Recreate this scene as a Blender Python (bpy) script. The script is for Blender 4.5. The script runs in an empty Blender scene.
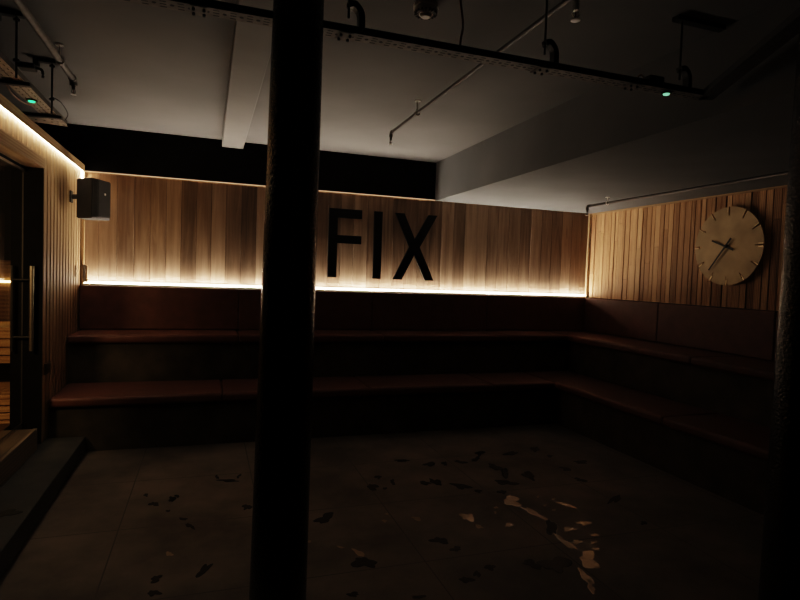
import bpy, bmesh, math, random
from mathutils import Matrix, Vector
random.seed(7)
C = bpy.context.scene.collection
H = 1.45                    # eye height above the floor
PI = math.pi

# ------------------------------------------------------------------ materials
def newmat(name):
    m = bpy.data.materials.new(name); m.use_nodes = True
    nt = m.node_tree; nt.nodes.clear()
    out = nt.nodes.new('ShaderNodeOutputMaterial')
    return m, nt, out

def N(nt, t, **kw):
    n = nt.nodes.new(t)
    for k, v in kw.items():
        if k in n.inputs.keys(): n.inputs[k].default_value = v
        else: setattr(n, k, v)
    return n

def ramp(nt, stops):
    r = nt.nodes.new('ShaderNodeValToRGB')
    e = r.color_ramp.elements
    while len(e) < len(stops): e.new(0.5)
    for i, (p, c) in enumerate(stops):
        e[i].position = p; e[i].color = (c[0], c[1], c[2], 1)
    return r

def simple(name, col, rough=0.5, metal=0.0, nscale=20, nvar=0.25, bump=0.0, bscale=80, spec=0.5, coat=0.0):
    m, nt, out = newmat(name)
    b = N(nt, 'ShaderNodeBsdfPrincipled'); L = nt.links.new
    L(b.outputs[0], out.inputs[0])
    tc = N(nt, 'ShaderNodeTexCoord')
    nz = N(nt, 'ShaderNodeTexNoise', Scale=nscale, Detail=5.0)
    L(tc.outputs['Object'], nz.inputs['Vector'])
    lo = [c * (1 - nvar) for c in col]; hi = [min(1, c * (1 + nvar)) for c in col]
    r = ramp(nt, [(0.3, lo), (0.7, hi)])
    L(nz.outputs[0], r.inputs[0]); L(r.outputs[0], b.inputs['Base Color'])
    b.inputs['Roughness'].default_value = rough
    b.inputs['Metallic'].default_value = metal
    b.inputs['Specular IOR Level'].default_value = spec
    b.inputs['Coat Weight'].default_value = coat
    if bump:
        n2 = N(nt, 'ShaderNodeTexNoise', Scale=bscale, Detail=4.0)
        L(tc.outputs['Object'], n2.inputs['Vector'])
        bp = N(nt, 'ShaderNodeBump', Strength=bump, Distance=0.01)
        L(n2.outputs[0], bp.inputs['Height']); L(bp.outputs[0], b.inputs['Normal'])
    return m

def emission(name, col, strength):
    m, nt, out = newmat(name)
    e = N(nt, 'ShaderNodeEmission'); e.inputs[0].default_value = (*col, 1); e.inputs[1].default_value = strength
    nt.links.new(e.outputs[0], out.inputs[0])
    return m

def wood(name, dark, mid, light, grain=26.0, axis='z', rough=0.55, bumps=0.25):
    """board wood: colour attribute 'tone' picks the board's tone and shifts its grain"""
    m, nt, out = newmat(name); L = nt.links.new
    b = N(nt, 'ShaderNodeBsdfPrincipled'); L(b.outputs[0], out.inputs[0])
    at = N(nt, 'ShaderNodeAttribute'); at.attribute_name = 'tone'
    sep = N(nt, 'ShaderNodeSeparateColor'); L(at.outputs['Color'], sep.inputs[0])
    tc = N(nt, 'ShaderNodeTexCoord')
    off = N(nt, 'ShaderNodeVectorMath', operation='MULTIPLY_ADD')
    cmb = N(nt, 'ShaderNodeCombineXYZ')
    mul = N(nt, 'ShaderNodeMath', operation='MULTIPLY'); mul.inputs[1].default_value = 37.0
    L(sep.outputs[1], mul.inputs[0])
    for k in range(3): L(mul.outputs[0], cmb.inputs[k])
    add = N(nt, 'ShaderNodeVectorMath', operation='ADD')
    L(tc.outputs['Object'], add.inputs[0]); L(cmb.outputs[0], add.inputs[1])
    mp = N(nt, 'ShaderNodeMapping')
    sc = {'z': (grain, grain, 1.3), 'x': (1.3, grain, grain), 'y': (grain, 1.3, grain)}[axis]
    mp.inputs['Scale'].default_value = sc
    L(add.outputs[0], mp.inputs['Vector'])
    nz = N(nt, 'ShaderNodeTexNoise', Scale=1.0, Detail=6.0, Roughness=0.65, Distortion=1.2)
    L(mp.outputs[0], nz.inputs['Vector'])
    mp2 = N(nt, 'ShaderNodeMapping')
    mp2.inputs['Scale'].default_value = tuple(s * 0.28 for s in sc)
    L(add.outputs[0], mp2.inputs['Vector'])
    wv = N(nt, 'ShaderNodeTexWave', wave_type='RINGS', Scale=2.2, Distortion=3.0, Detail=2.0)
    L(mp2.outputs[0], wv.inputs['Vector'])
    mx = N(nt, 'ShaderNodeMix', data_type='FLOAT'); mx.inputs[0].default_value = 0.3
    L(nz.outputs[0], mx.inputs[2]); L(wv.outputs[1], mx.inputs[3])
    # tone: R shifts
    s1 = N(nt, 'ShaderNodeMath', operation='MULTIPLY_ADD'); s1.inputs[1].default_value = 1.15
    L(mx.outputs[0], s1.inputs[0])
    s0 = N(nt, 'ShaderNodeMath', operation='MULTIPLY'); s0.inputs[1].default_value = 0.55
    sb = N(nt, 'ShaderNodeMath', operation='SUBTRACT'); sb.inputs[1].default_value = 0.29
    L(sep.outputs[0], s0.inputs[0]); L(s0.outputs[0], sb.inputs[0]); L(sb.outputs[0], s1.inputs[2])
    r = ramp(nt, [(0.12, dark), (0.5, mid), (0.9, light)])
    L(s1.outputs[0], r.inputs[0]); L(r.outputs[0], b.inputs['Base Color'])
    b.inputs['Roughness'].default_value = rough
    b.inputs['Specular IOR Level'].default_value = 0.3
    bp = N(nt, 'ShaderNodeBump', Strength=bumps, Distance=0.004)
    L(nz.outputs[0], bp.inputs['Height']); L(bp.outputs[0], b.inputs['Normal'])
    return m

def floor_material():
    m, nt, out = newmat('concrete_tiles'); L = nt.links.new
    b = N(nt, 'ShaderNodeBsdfPrincipled'); L(b.outputs[0], out.inputs[0])
    tc = N(nt, 'ShaderNodeTexCoord')
    sep = N(nt, 'ShaderNodeSeparateXYZ'); L(tc.outputs['Object'], sep.inputs[0])
    masks = []
    for ax, o in ((0, 0.32), (1, 0.33)):
        a = N(nt, 'ShaderNodeMath', operation='ADD'); a.inputs[1].default_value = 7.6 - o + 0.38
        L(sep.outputs[ax], a.inputs[0])
        md = N(nt, 'ShaderNodeMath', operation='MODULO'); md.inputs[1].default_value = 0.76
        L(a.outputs[0], md.inputs[0])
        sb = N(nt, 'ShaderNodeMath', operation='SUBTRACT'); sb.inputs[1].default_value = 0.38
        L(md.outputs[0], sb.inputs[0])
        ab = N(nt, 'ShaderNodeMath', operation='ABSOLUTE'); L(sb.outputs[0], ab.inputs[0])
        lt = N(nt, 'ShaderNodeMath', operation='LESS_THAN'); lt.inputs[1].default_value = 0.0035
        L(ab.outputs[0], lt.inputs[0]); masks.append(lt)
    mxm = N(nt, 'ShaderNodeMath', operation='MAXIMUM')
    L(masks[0].outputs[0], mxm.inputs[0]); L(masks[1].outputs[0], mxm.inputs[1])
    nz = N(nt, 'ShaderNodeTexNoise', Scale=1.7, Detail=8.0, Roughness=0.6); L(tc.outputs['Object'], nz.inputs['Vector'])
    n2 = N(nt, 'ShaderNodeTexNoise', Scale=45.0, Detail=4.0); L(tc.outputs['Object'], n2.inputs['Vector'])
    r = ramp(nt, [(0.36, (0.105, 0.087, 0.07)), (0.64, (0.215, 0.18, 0.147))])
    L(nz.outputs[0], r.inputs[0])
    mc = N(nt, 'ShaderNodeMix', data_type='RGBA')
    L(mxm.outputs[0], mc.inputs[0]); L(r.outputs[0], mc.inputs[6]); mc.inputs[7].default_value = (0.10, 0.083, 0.067, 1)
    L(mc.outputs[2], b.inputs['Base Color'])
    rr = N(nt, 'ShaderNodeMapRange'); rr.inputs[3].default_value = 0.52; rr.inputs[4].default_value = 0.75
    L(nz.outputs[0], rr.inputs[0]); L(rr.outputs[0], b.inputs['Roughness'])
    b.inputs['Specular IOR Level'].default_value = 0.28
    bp = N(nt, 'ShaderNodeBump', Strength=0.15, Distance=0.004)
    L(n2.outputs[0], bp.inputs['Height']); L(bp.outputs[0], b.inputs['Normal'])
    return m

M = {}
M['back_wood'] = wood('cedar_boards', (0.14, 0.098, 0.068), (0.29, 0.202, 0.14), (0.50, 0.365, 0.26), grain=20)
M['slat_wood'] = wood('cedar_slats', (0.15, 0.078, 0.038), (0.43, 0.255, 0.137), (0.70, 0.46, 0.265), grain=34)
M['left_wood'] = wood('oak_slats', (0.26, 0.165, 0.09), (0.40, 0.27, 0.155), (0.52, 0.38, 0.235), grain=30)
M['trim_wood'] = wood('trim_wood', (0.26, 0.165, 0.09), (0.40, 0.27, 0.155), (0.50, 0.36, 0.22), grain=26, axis='y')
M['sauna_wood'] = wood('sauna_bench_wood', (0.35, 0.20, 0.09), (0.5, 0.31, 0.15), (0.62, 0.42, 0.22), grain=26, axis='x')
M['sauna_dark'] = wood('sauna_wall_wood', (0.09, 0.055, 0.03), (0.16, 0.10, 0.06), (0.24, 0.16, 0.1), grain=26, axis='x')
M['deck'] = wood('threshold_wood', (0.13, 0.108, 0.085), (0.19, 0.16, 0.125), (0.26, 0.22, 0.17), grain=22, axis='y')
M['groove'] = simple('dark_groove', (0.02, 0.012, 0.008), 0.9)
M['ceiling'] = simple('grey_ceiling_paint', (0.198, 0.196, 0.196), 0.85, nscale=1.2, nvar=0.10, bump=0.12, bscale=6)
M['beam'] = simple('pale_boxing_paint', (0.26, 0.257, 0.252), 0.8, nscale=2, nvar=0.07)
M['soffit'] = simple('blue_grey_paint', (0.165, 0.172, 0.178), 0.85, nscale=1.5, nvar=0.10)
M['black_wall'] = simple('black_paint', (0.008, 0.0075, 0.0075), 0.9, nscale=8, spec=0.2)
M['dark_room'] = simple('dark_painted_wall', (0.018, 0.016, 0.014), 0.8, nscale=6)
M['leather'] = simple('oxblood_leather', (0.135, 0.062, 0.048), 0.42, nscale=9, nvar=0.15, bump=0.22, bscale=260, spec=0.3)
M['riser'] = simple('dark_stained_ply', (0.065, 0.054, 0.04), 0.62, nscale=5, nvar=0.4, spec=0.3)
M['platform'] = simple('dark_step_concrete', (0.055, 0.054, 0.05), 0.75, nscale=5, nvar=0.25, bump=0.1, bscale=60)
M['floor'] = floor_material()
M['iron'] = simple('gloss_black_iron_paint', (0.006, 0.005, 0.004), 0.16, nscale=30, nvar=0.4, bump=0.5, bscale=75, spec=0.7)
M['letter'] = simple('black_lettering', (0.004, 0.004, 0.004), 0.55)
M['galv'] = simple('galvanised_steel', (0.20, 0.18, 0.165), 0.6, 0.1, nscale=30, nvar=0.2)
M['tray_side'] = simple('tray_black_side', (0.012, 0.012, 0.012), 0.6, 0.0)
M['blk_metal'] = simple('black_metal', (0.012, 0.012, 0.012), 0.5, 0.0)
M['clip'] = simple('pale_clip_metal', (0.85, 0.82, 0.78), 0.3, 0.0, nvar=0.03)
M['pipe'] = simple('grey_painted_pipe', (0.11, 0.103, 0.095), 0.5, 0.0)
M['pipe_dark'] = simple('dark_painted_pipe', (0.05, 0.042, 0.038), 0.5, 0.0)
M['chrome'] = simple('bright_metal', (0.82, 0.8, 0.76), 0.25, 0.9, nvar=0.05)
M['white_plastic'] = simple('white_plastic', (0.6, 0.57, 0.52), 0.45, nvar=0.05)
M['grille'] = simple('dark_grille', (0.03, 0.028, 0.026), 0.6)
M['speaker'] = simple('black_speaker_plastic', (0.022, 0.022, 0.021), 0.5, nvar=0.1)
M['speaker_grille'] = simple('charcoal_speaker_grille', (0.030, 0.031, 0.030), 0.5, nscale=300, nvar=0.3, bump=0.2, bscale=500)
M['steel'] = simple('brushed_steel', (0.55, 0.5, 0.43), 0.3, 0.9, nscale=60, nvar=0.1)
M['brass'] = simple('worn_brass', (0.44, 0.335, 0.205), 0.5, 0.3, nscale=4, nvar=0.22)
M['brass_bright'] = simple('bright_brass', (0.75, 0.58, 0.36), 0.35, 0.8, nvar=0.05)
M['hand'] = simple('dark_clock_hand', (0.01, 0.008, 0.006), 0.4)
M['red_cable'] = simple('dark_red_cable', (0.09, 0.02, 0.015), 0.5)
M['pink_cable'] = simple('pale_copper_cable', (0.42, 0.28, 0.2), 0.5)
M['led'] = emission('warm_white_led', (1.0, 0.84, 0.68), 145.0)
M['led_bloom'] = emission('warm_white_led_bloom', (1.0, 0.82, 0.60), 11.0)  # glow for the added strip that imitates bloom
M['led_left'] = emission('warm_white_led_left', (1.0, 0.82, 0.60), 42.0)
M['led_top'] = emission('warm_white_led_dim', (1.0, 0.66, 0.40), 0.6)
M['led_sauna'] = emission('warm_sauna_led', (1.0, 0.70, 0.32), 14.0)
M['green'] = emission('green_indicator', (0.05, 1.0, 0.35), 1.6)
M['green_dim'] = emission('pale_green_indicator', (0.35, 1.0, 0.6), 0.55)

def glass_mat():
    m, nt, out = newmat('clear_door_glass'); L = nt.links.new
    t = N(nt, 'ShaderNodeBsdfTransparent'); t.inputs[0].default_value = (0.86, 0.85, 0.82, 1)
    g = N(nt, 'ShaderNodeBsdfGlossy'); g.inputs['Roughness'].default_value = 0.02
    lw = N(nt, 'ShaderNodeLayerWeight', Blend=0.5)
    pw = N(nt, 'ShaderNodeMath', operation='POWER'); pw.inputs[1].default_value = 4.0; L(lw.outputs['Facing'], pw.inputs[0])
    f = N(nt, 'ShaderNodeMath', operation='MULTIPLY_ADD'); f.inputs[1].default_value = 0.18; f.inputs[2].default_value = 0.025
    L(pw.outputs[0], f.inputs[0])
    mx = N(nt, 'ShaderNodeMixShader')
    L(f.outputs[0], mx.inputs[0]); L(t.outputs[0], mx.inputs[1]); L(g.outputs[0], mx.inputs[2]); L(mx.outputs[0], out.inputs[0])
    return m
M['glass'] = glass_mat()

def water_mat(name, base, rough, bump, spec=0.5):
    m, nt, out = newmat(name); L = nt.links.new
    b = N(nt, 'ShaderNodeBsdfPrincipled'); L(b.outputs[0], out.inputs[0])
    b.inputs['Base Color'].default_value = (*base, 1)
    b.inputs['Roughness'].default_value = rough
    b.inputs['IOR'].default_value = 1.33
    b.inputs['Specular IOR Level'].default_value = spec
    tc = N(nt, 'ShaderNodeTexCoord')
    nz = N(nt, 'ShaderNodeTexNoise', Scale=28.0, Detail=3.0); L(tc.outputs['Object'], nz.inputs['Vector'])
    bp = N(nt, 'ShaderNodeBump', Strength=bump, Distance=0.01)
    L(nz.outputs[0], bp.inputs['Height']); L(bp.outputs[0], b.inputs['Normal'])
    return m
M['wet_dark'] = water_mat('wet_patch', (0.02, 0.014, 0.009), 0.35, 0.1, 0.15)
M['wet_painted_gleam'] = water_mat('puddle_painted_gleam', (0.38, 0.30, 0.215), 0.15, 0.3, 1.0)  # pale base colour stands in for the light strip's reflection in the water

# ------------------------------------------------------------------ mesh helpers
def link(name, bm, mats, parent=None, smooth=False, loc=None):
    me = bpy.data.meshes.new(name)
    bmesh.ops.recalc_face_normals(bm, faces=bm.faces[:])
    bm.to_mesh(me); bm.free()
    if not isinstance(mats, (list, tuple)): mats = [mats]
    for m in mats: me.materials.append(m)
    if smooth:
        for p in me.polygons: p.use_smooth = True
    o = bpy.data.objects.new(name, me); C.objects.link(o)
    if loc is not None:
        o.location = loc
        me.transform(Matrix.Translation(-Vector(loc)))
    if parent:
        o.parent = parent
        o.matrix_parent_inverse = Matrix.Translation(parent.location).inverted() if not parent.parent else Matrix.Identity(4)
        if parent.parent:
            o.matrix_parent_inverse = parent_world(parent).inverted()
    return o

def parent_world(p):
    m = Matrix.Translation(p.location)
    if p.parent: m = parent_world(p.parent) @ p.matrix_parent_inverse @ m
    return m

def tag(o, label, cat, group=None, kind=None):
    o['label'] = label; o['category'] = cat
    if group: o['group'] = group
    if kind: o['kind'] = kind
    return o

def thing(name, label, cat, loc, group=None):
    o = bpy.data.objects.new(name, None); C.objects.link(o); o.location = loc
    o.empty_display_size = 0.1
    return tag(o, label, cat, group)

def struct(o):
    o['kind'] = 'structure'; return o

def box(bm, x0, x1, y0, y1, z0, z1, mi=0, bev=0.0, seg=2, mat=None, tone=None):
    r = bmesh.ops.create_cube(bm, size=1)
    vs = r['verts']
    for v in vs:
        v.co = Vector(((x0 + x1) / 2 + v.co.x * (x1 - x0), (y0 + y1) / 2 + v.co.y * (y1 - y0), (z0 + z1) / 2 + v.co.z * (z1 - z0)))
    fs = set(f for v in vs for f in v.link_faces)
    if bev > 0:
        es = set(e for v in vs for e in v.link_edges)
        r2 = bmesh.ops.bevel(bm, geom=list(es), offset=bev, segments=seg, affect='EDGES', profile=0.5)
        fs = set(r2['faces']) | set(f for f in fs if f.is_valid)
        for f in r2['faces']:
            for v in f.verts:
                fs |= set(v.link_faces)
    if tone is not None:
        lay = bm.loops.layers.float_color.get('tone') or bm.loops.layers.float_color.new('tone')
        for f in fs:
            for l in f.loops: l[lay] = (tone[0], tone[1], 0, 1)
    vv = set(v for f in fs for v in f.verts)
    if mat is not None: bmesh.ops.transform(bm, matrix=mat, verts=list(vv))
    for f in fs: f.material_index = mi
    return fs

def cyl(bm, p0, p1, r0, r1=None, n=16, mi=0, caps=True):
    p0, p1 = Vector(p0), Vector(p1); r1 = r0 if r1 is None else r1
    d = p1 - p0
    q = d.to_track_quat('Z', 'Y').to_matrix().to_4x4()
    r = bmesh.ops.create_cone(bm, cap_ends=caps, segments=n, radius1=r0, radius2=r1, depth=d.length,
                              matrix=Matrix.Translation((p0 + p1) / 2) @ q)
    for v in r['verts']:
        for f in v.link_faces: f.material_index = mi

def tube(bm, pts, r, n=10, mi=0):
    pts = [Vector(p) for p in pts]; rings = []
    up = Vector((0, 0, 1))
    for i, p in enumerate(pts):
        t = (pts[min(i + 1, len(pts) - 1)] - pts[max(i - 1, 0)]).normalized()
        a = t.cross(up)
        if a.length < 0.05: a = t.cross(Vector((0, 1, 0)))
        a.normalize(); b = t.cross(a).normalized()
        rr = r[i] if isinstance(r, (list, tuple)) else r
        rings.append([bm.verts.new(p + a * rr * math.cos(2 * PI * k / n) + b * rr * math.sin(2 * PI * k / n)) for k in range(n)])
    for i in range(len(rings) - 1):
        for k in range(n):
            f = bm.faces.new((rings[i][k], rings[i][(k + 1) % n], rings[i + 1][(k + 1) % n], rings[i + 1][k])); f.material_index = mi
    for rg in (rings[0], rings[-1]):
        f = bm.faces.new(rg); f.material_index = mi

def smooth_path(pts, k=6):
    pts = [Vector(p) for p in pts]; out = []
    for i in range(len(pts) - 1):
        p0 = pts[max(i - 1, 0)]; p1 = pts[i]; p2 = pts[i + 1]; p3 = pts[min(i + 2, len(pts) - 1)]
        for j in range(k):
            t = j / k
            out.append(0.5 * ((2 * p1) + (p2 - p0) * t + (2 * p0 - 5 * p1 + 4 * p2 - p3) * t * t + (-p0 + 3 * p1 - 3 * p2 + p3) * t ** 3))
    out.append(pts[-1]); return out

def ring(bm, c, axis, R, r, n=20, m=8, a0=0, a1=2 * PI, mi=0):
    """torus arc round `axis` ('x','y','z')"""
    pts = []
    for i in range(n + 1):
        a = a0 + (a1 - a0) * i / n
        u, v = R * math.cos(a), R * math.sin(a)
        pts.append(Vector(c) + {'x': Vector((0, u, v)), 'y': Vector((u, 0, v)), 'z': Vector((u, v, 0))}[axis])
    tube(bm, pts, r, m, mi)

def lathe(bm, prof, c, n=28, mi=0):
    rings = []
    for (r, z) in prof:
        rings.append([bm.verts.new((c[0] + r * math.cos(2 * PI * k / n), c[1] + r * math.sin(2 * PI * k / n), c[2] + z)) for k in range(n)])
    for i in range(len(rings) - 1):
        for k in range(n):
            f = bm.faces.new((rings[i][k], rings[i][(k + 1) % n], rings[i + 1][(k + 1) % n], rings[i + 1][k])); f.material_index = mi
    for rg in (rings[0], rings[-1]):
        f = bm.faces.new(rg); f.material_index = mi

def prism(bm, poly, to3, d0, d1, mi=0):
    """poly: 2-D points; to3(u, v, d) -> 3-D"""
    a = [bm.verts.new(to3(u, v, d0)) for u, v in poly]; b = [bm.verts.new(to3(u, v, d1)) for u, v in poly]
    fs = [bm.faces.new(a), bm.faces.new(b)]
    for i in range(len(poly)):
        j = (i + 1) % len(poly); fs.append(bm.faces.new((a[i], a[j], b[j], b[i])))
    for f in fs: f.material_index = mi
    return fs

def B(): return bmesh.new()

# ------------------------------------------------------------------ key measures (z above floor)
XL, XR, YB = -1.134, 4.56, 6.0
ZW0, ZW1, ZC = 1.276, 2.326, 2.76
YF = -2.0                                  # wall behind the viewer
SX = 2.436                                 # side of the lowered soffit

# ------------------------------------------------------------------ setting
bm = B(); box(bm, XL - 3.6, XR + 0.4, YF - 0.2, YB + 0.4, -0.2, 0.0); struct(link('floor', bm, M['floor']))
bm = B(); box(bm, XL - 3.6, XR + 0.4, YF - 0.2, YB + 0.4, ZC, ZC + 0.2); struct(link('ceiling', bm, M['ceiling']))
bm = B(); box(bm, SX, XR + 0.4, YF, YB - 0.001, ZW1 + 0.002, ZC); struct(link('ceiling', bm, M['soffit']))
# boxed beam under the ceiling
bm = B(); box(bm, 0.108, 0.315, YF, YB - 0.001, ZC - 0.07, ZC, bev=0.004, seg=1); struct(link('trim_1', bm, M['beam']))
# black band above the back boards + the core of the wall
bm = B(); box(bm, XL - 3.6, XR + 0.4, YB + 0.03, YB + 0.4, 0, ZC); box(bm, XL - 3.6, XR + 0.1, YB - 0.0, YB + 0.03, ZW1 + 0.022, ZC)
struct(link('wall_back_upper', bm, M['black_wall']))

# back boards -------------------------------------------------------
bm = B()
x = XL; i = 0
box(bm, XL, XR, YB + 0.018, YB + 0.03, ZW0 - 0.1, ZW1 + 0.01, mi=1, tone=(0, 0))
tones = [0.62, 0.55, 0.72, 0.30, 0.55, 0.80, 0.35, 0.55, 0.72, 0.42, 0.20, 0.64, 0.5, 0.3, 0.66, 0.48, 0.34, 0.58, 0.75, 0.4, 0.62, 0.22, 0.12, 0.5, 0.3, 0.66, 0.45, 0.76, 0.52, 0.35, 0.6, 0.7, 0.28, 0.42, 0.66, 0.5, 0.38, 0.6, 0.5, 0.7]
while x < XR - 0.001:
    w = 0.149 + random.uniform(-0.010, 0.010)
    x1 = min(x + w, XR)
    if XR - x1 < 0.05: x1 = XR
    t = tones[i % len(tones)]
    d = random.choice((0, 0.0015, 0.003))
    box(bm, x + 0.0018, x1 - 0.0018, YB - 0.002 + d, YB + 0.02, ZW0 - 0.1, ZW1, bev=0.0015, seg=1, tone=(t * 0.85 + random.uniform(0, .1), random.random()))
    x = x1; i += 1
struct(link('wall_back', bm, [M['back_wood'], M['groove']]))

# thin glowing gap over the boards
o = link('led_strip', (lambda b: (box(b, XL + 0.02, SX, YB - 0.001, YB + 0.012, ZW1 + 0.006, ZW1 + 0.014), b)[1])(B()), M['led_top'])
tag(o, 'faint warm light line along the top of the back boards under the black beam', 'light strip')
bm = B(); box(bm, XL + 0.02, SX - 0.002, YB - 0.010, YB + 0.0, ZW1 - 0.004, ZW1 + 0.004, tone=(0.6, 0.3)); struct(link('trim_2', bm, M['slat_wood']))

# bright strip on top of the back backrest
led = thing('led_strip', 'long bright warm light strip along the top of the back bench backrest', 'light strip', (1.7, YB - 0.03, ZW0))
bm = B(); box(bm, XL + 0.012, XR - 0.045, YB - 0.028, YB - 0.006, ZW0 + 0.004, ZW0 + 0.008); link('diffuser', bm, M['led'], led)
bm = B(); box(bm, XL + 0.03, XR - 0.045, YB - 0.0075, YB - 0.0035, ZW0 + 0.004, ZW0 + 0.032); link('bloom_strip', bm, M['led_bloom'], led)  # added glowing strip standing in for the bloom above the diffuser
bm = B(); box(bm, XL + 0.010, XR - 0.043, YB - 0.032, YB - 0.003, ZW0 - 0.006, ZW0 + 0.004); box(bm, XL + 0.010, XR - 0.043, YB - 0.0315, YB - 0.0285, ZW0 + 0.003, ZW0 + 0.0085); link('channel', bm, M['steel'], led)

# corner trims
bm = B(); box(bm, XR - 0.035, XR - 0.002, YB - 0.034, YB - 0.002, ZW0, ZW1, bev=0.003, seg=1, tone=(0.85, 0.3)); struct(link('trim_3', bm, M['left_wood']))
bm = B(); box(bm, XL + 0.002, XL + 0.03, YB - 0.03, YB - 0.002, ZW0, ZW1, bev=0.003, seg=1, tone=(0.7, 0.9)); struct(link('trim_4', bm, M['left_wood']))

# right wall ---------------------------------------------------------
bm = B(); box(bm, XR + 0.025, XR + 0.4, YF, YB + 0.03, 0, ZC); struct(link('wall_right_core', bm, M['dark_room']))
bm = B()
box(bm, XR + 0.016, XR + 0.025, 1.2, YB, ZW0 - 0.05, ZW1, mi=1, tone=(0, 0))
y = YB - 0.036
while y > 1.3:
    w = random.choice((0.05, 0.058, 0.066, 0.075))
    dark = random.random() < 0.24
    t = random.uniform(0.08, 0.30) if dark else random.uniform(0.42, 0.95)
    d = random.uniform(0.0, 0.009)
    y0 = y - w
    if random.random() < 0.3:
        zc = random.uniform(1.5, 2.2)
        box(bm, XR + d - 0.004, XR + 0.018, y0 + 0.003, y - 0.003, ZW0 - 0.03, zc - 0.0008, bev=0.0015, seg=1, tone=(t, random.random()))
        box(bm, XR + d - 0.004, XR + 0.018, y0 + 0.003, y - 0.003, zc + 0.0008, ZW1 - 0.015, bev=0.0015, seg=1, tone=(min(1, t + random.uniform(-.3, .3)), random.random()))
    else:
        box(bm, XR + d - 0.004, XR + 0.018, y0 + 0.003, y - 0.003, ZW0 - 0.03, ZW1 - 0.015, bev=0.0015, seg=1, tone=(t, random.random()))
    y = y0
struct(link('wall_right', bm, [M['slat_wood'], M['groove']]))
bm = B(); box(bm, XR - 0.012, XR + 0.02, 1.2, YB - 0.036, ZW1 - 0.018, ZW1 + 0.001, tone=(0.6, 0.1)); struct(link('trim_5', bm, M['trim_wood']))

# front wall behind the viewer, dark
bm = B(); box(bm, XL - 3.6, XR + 0.4, YF - 0.2, YF, 0, ZC); struct(link('wall_front', bm, M['dark_room']))

# left wall with door opening ---------------------------------------
YD0, YD1 = 3.74, 4.72       # opening
ZD0, ZD1 = 0.285, 2.14      # threshold top, head
ZLT = 2.342                  # slats up to the cap
TW = 0.2
bm = B()
box(bm, XL - TW, XL - 0.02, YD1, YB, 0.132, ZLT)
box(bm, XL - TW, XL - 0.02, YF, YD0, 0.132, ZLT)
box(bm, XL - TW, XL - 0.02, YD0, YD1, ZD1 + 0.03, ZLT)
struct(link('wall_left_core', bm, M['black_wall']))
bm = B()
y = YB - 0.002; k = 0
while y > 2.6:
    w = 0.052 if k % 2 else 0.046
    t = (0.75 if k % 2 else 0.45) + random.uniform(-0.2, 0.2)
    d = 0.0 if k % 2 else -0.004
    y0 = y - w
    z0 = 0.134
    if y0 < YD1 - 0.001 + 0.0 and y > YD0 - 0.05: z0 = ZD1 + 0.075
    if z0 < 1 and y0 < YD1 < y: y0 = YD1
    box(bm, XL - 0.02, XL + d, y0 + 0.0015, y - 0.0015, z0, ZLT - 0.002, bev=0.002, seg=1, tone=(t, random.random()))
    y = y0; k += 1
struct(link('wall_left', bm, [M['left_wood']]))
# cap board with the light under it
bm = B(); box(bm, XL - TW, XL + 0.024, 2.4, YB - 0.002, ZLT + 0.012, ZLT + 0.05, bev=0.002, seg=1, tone=(0.4, 0.2))
box(bm, XL + 0.016, XL + 0.024, 2.4, YB - 0.002, ZLT - 0.012, ZLT + 0.012, tone=(0.35, 0.6)); struct(link('trim_6', bm, M['trim_wood']))
bm = B(); box(bm, XL + 0.003, XL + 0.015, 2.42, YB - 0.02, ZLT - 0.008, ZLT + 0.006)
box(bm, XL + 0.004, XL + 0.014, YB - 0.046, YB - 0.034, ZLT - 0.09, ZLT - 0.008)
o = link('led_strip', bm, M['led_left']); tag(o, 'warm light strip under the cap board along the top of the slatted left wall', 'light strip')
# door lining
bm = B()
box(bm, XL - 0.02, XL + 0.006, YD0 - 0.05, YD1, ZD1, ZD1 + 0.075, bev=0.002, seg=1, tone=(0.35, 0.4))
box(bm, XL - 0.115, XL - 0.02, YD0, YD1, ZD1, ZD1 + 0.03, tone=(0.4, 0.6)); struct(link('trim_7', bm, M['trim_wood']))
bm = B()
box(bm, XL - TW, XL - 0.003, YD1 - 0.012, YD1 - 0.0005, 0.132, ZD1)
box(bm, XL - TW, XL - 0.115, YD0, YD1, ZD1 - 0.03, ZD1 + 0.03)
struct(link('trim_8', bm, M['black_wall']))
bm = B(); box(bm, XL - 0.118, XL - 0.110, YD0, YD1 - 0.012, ZD1 - 0.035, ZD1 - 0.022); struct(link('trim_9', bm, M['steel']))

# sauna room behind the left wall
XS = XL - 3.2; YS = 5.92; ZSF = 0.28
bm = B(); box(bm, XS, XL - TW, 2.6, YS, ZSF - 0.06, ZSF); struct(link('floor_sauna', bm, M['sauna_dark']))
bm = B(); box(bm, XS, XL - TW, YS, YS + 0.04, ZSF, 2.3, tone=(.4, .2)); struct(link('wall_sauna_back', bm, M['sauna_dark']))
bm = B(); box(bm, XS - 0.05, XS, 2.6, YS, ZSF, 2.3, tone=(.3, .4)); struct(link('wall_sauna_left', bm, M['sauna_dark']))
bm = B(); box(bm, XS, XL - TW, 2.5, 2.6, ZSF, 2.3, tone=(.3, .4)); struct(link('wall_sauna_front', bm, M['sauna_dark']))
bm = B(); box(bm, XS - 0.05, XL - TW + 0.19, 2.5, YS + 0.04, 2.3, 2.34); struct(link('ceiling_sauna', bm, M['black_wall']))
bm = B(); box(bm, XS, XL - TW, YS - 0.05, YS, 1.475, 2.3, tone=(.1, .4)); struct(link('trim_10', bm, M['dark_room']))

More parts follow.
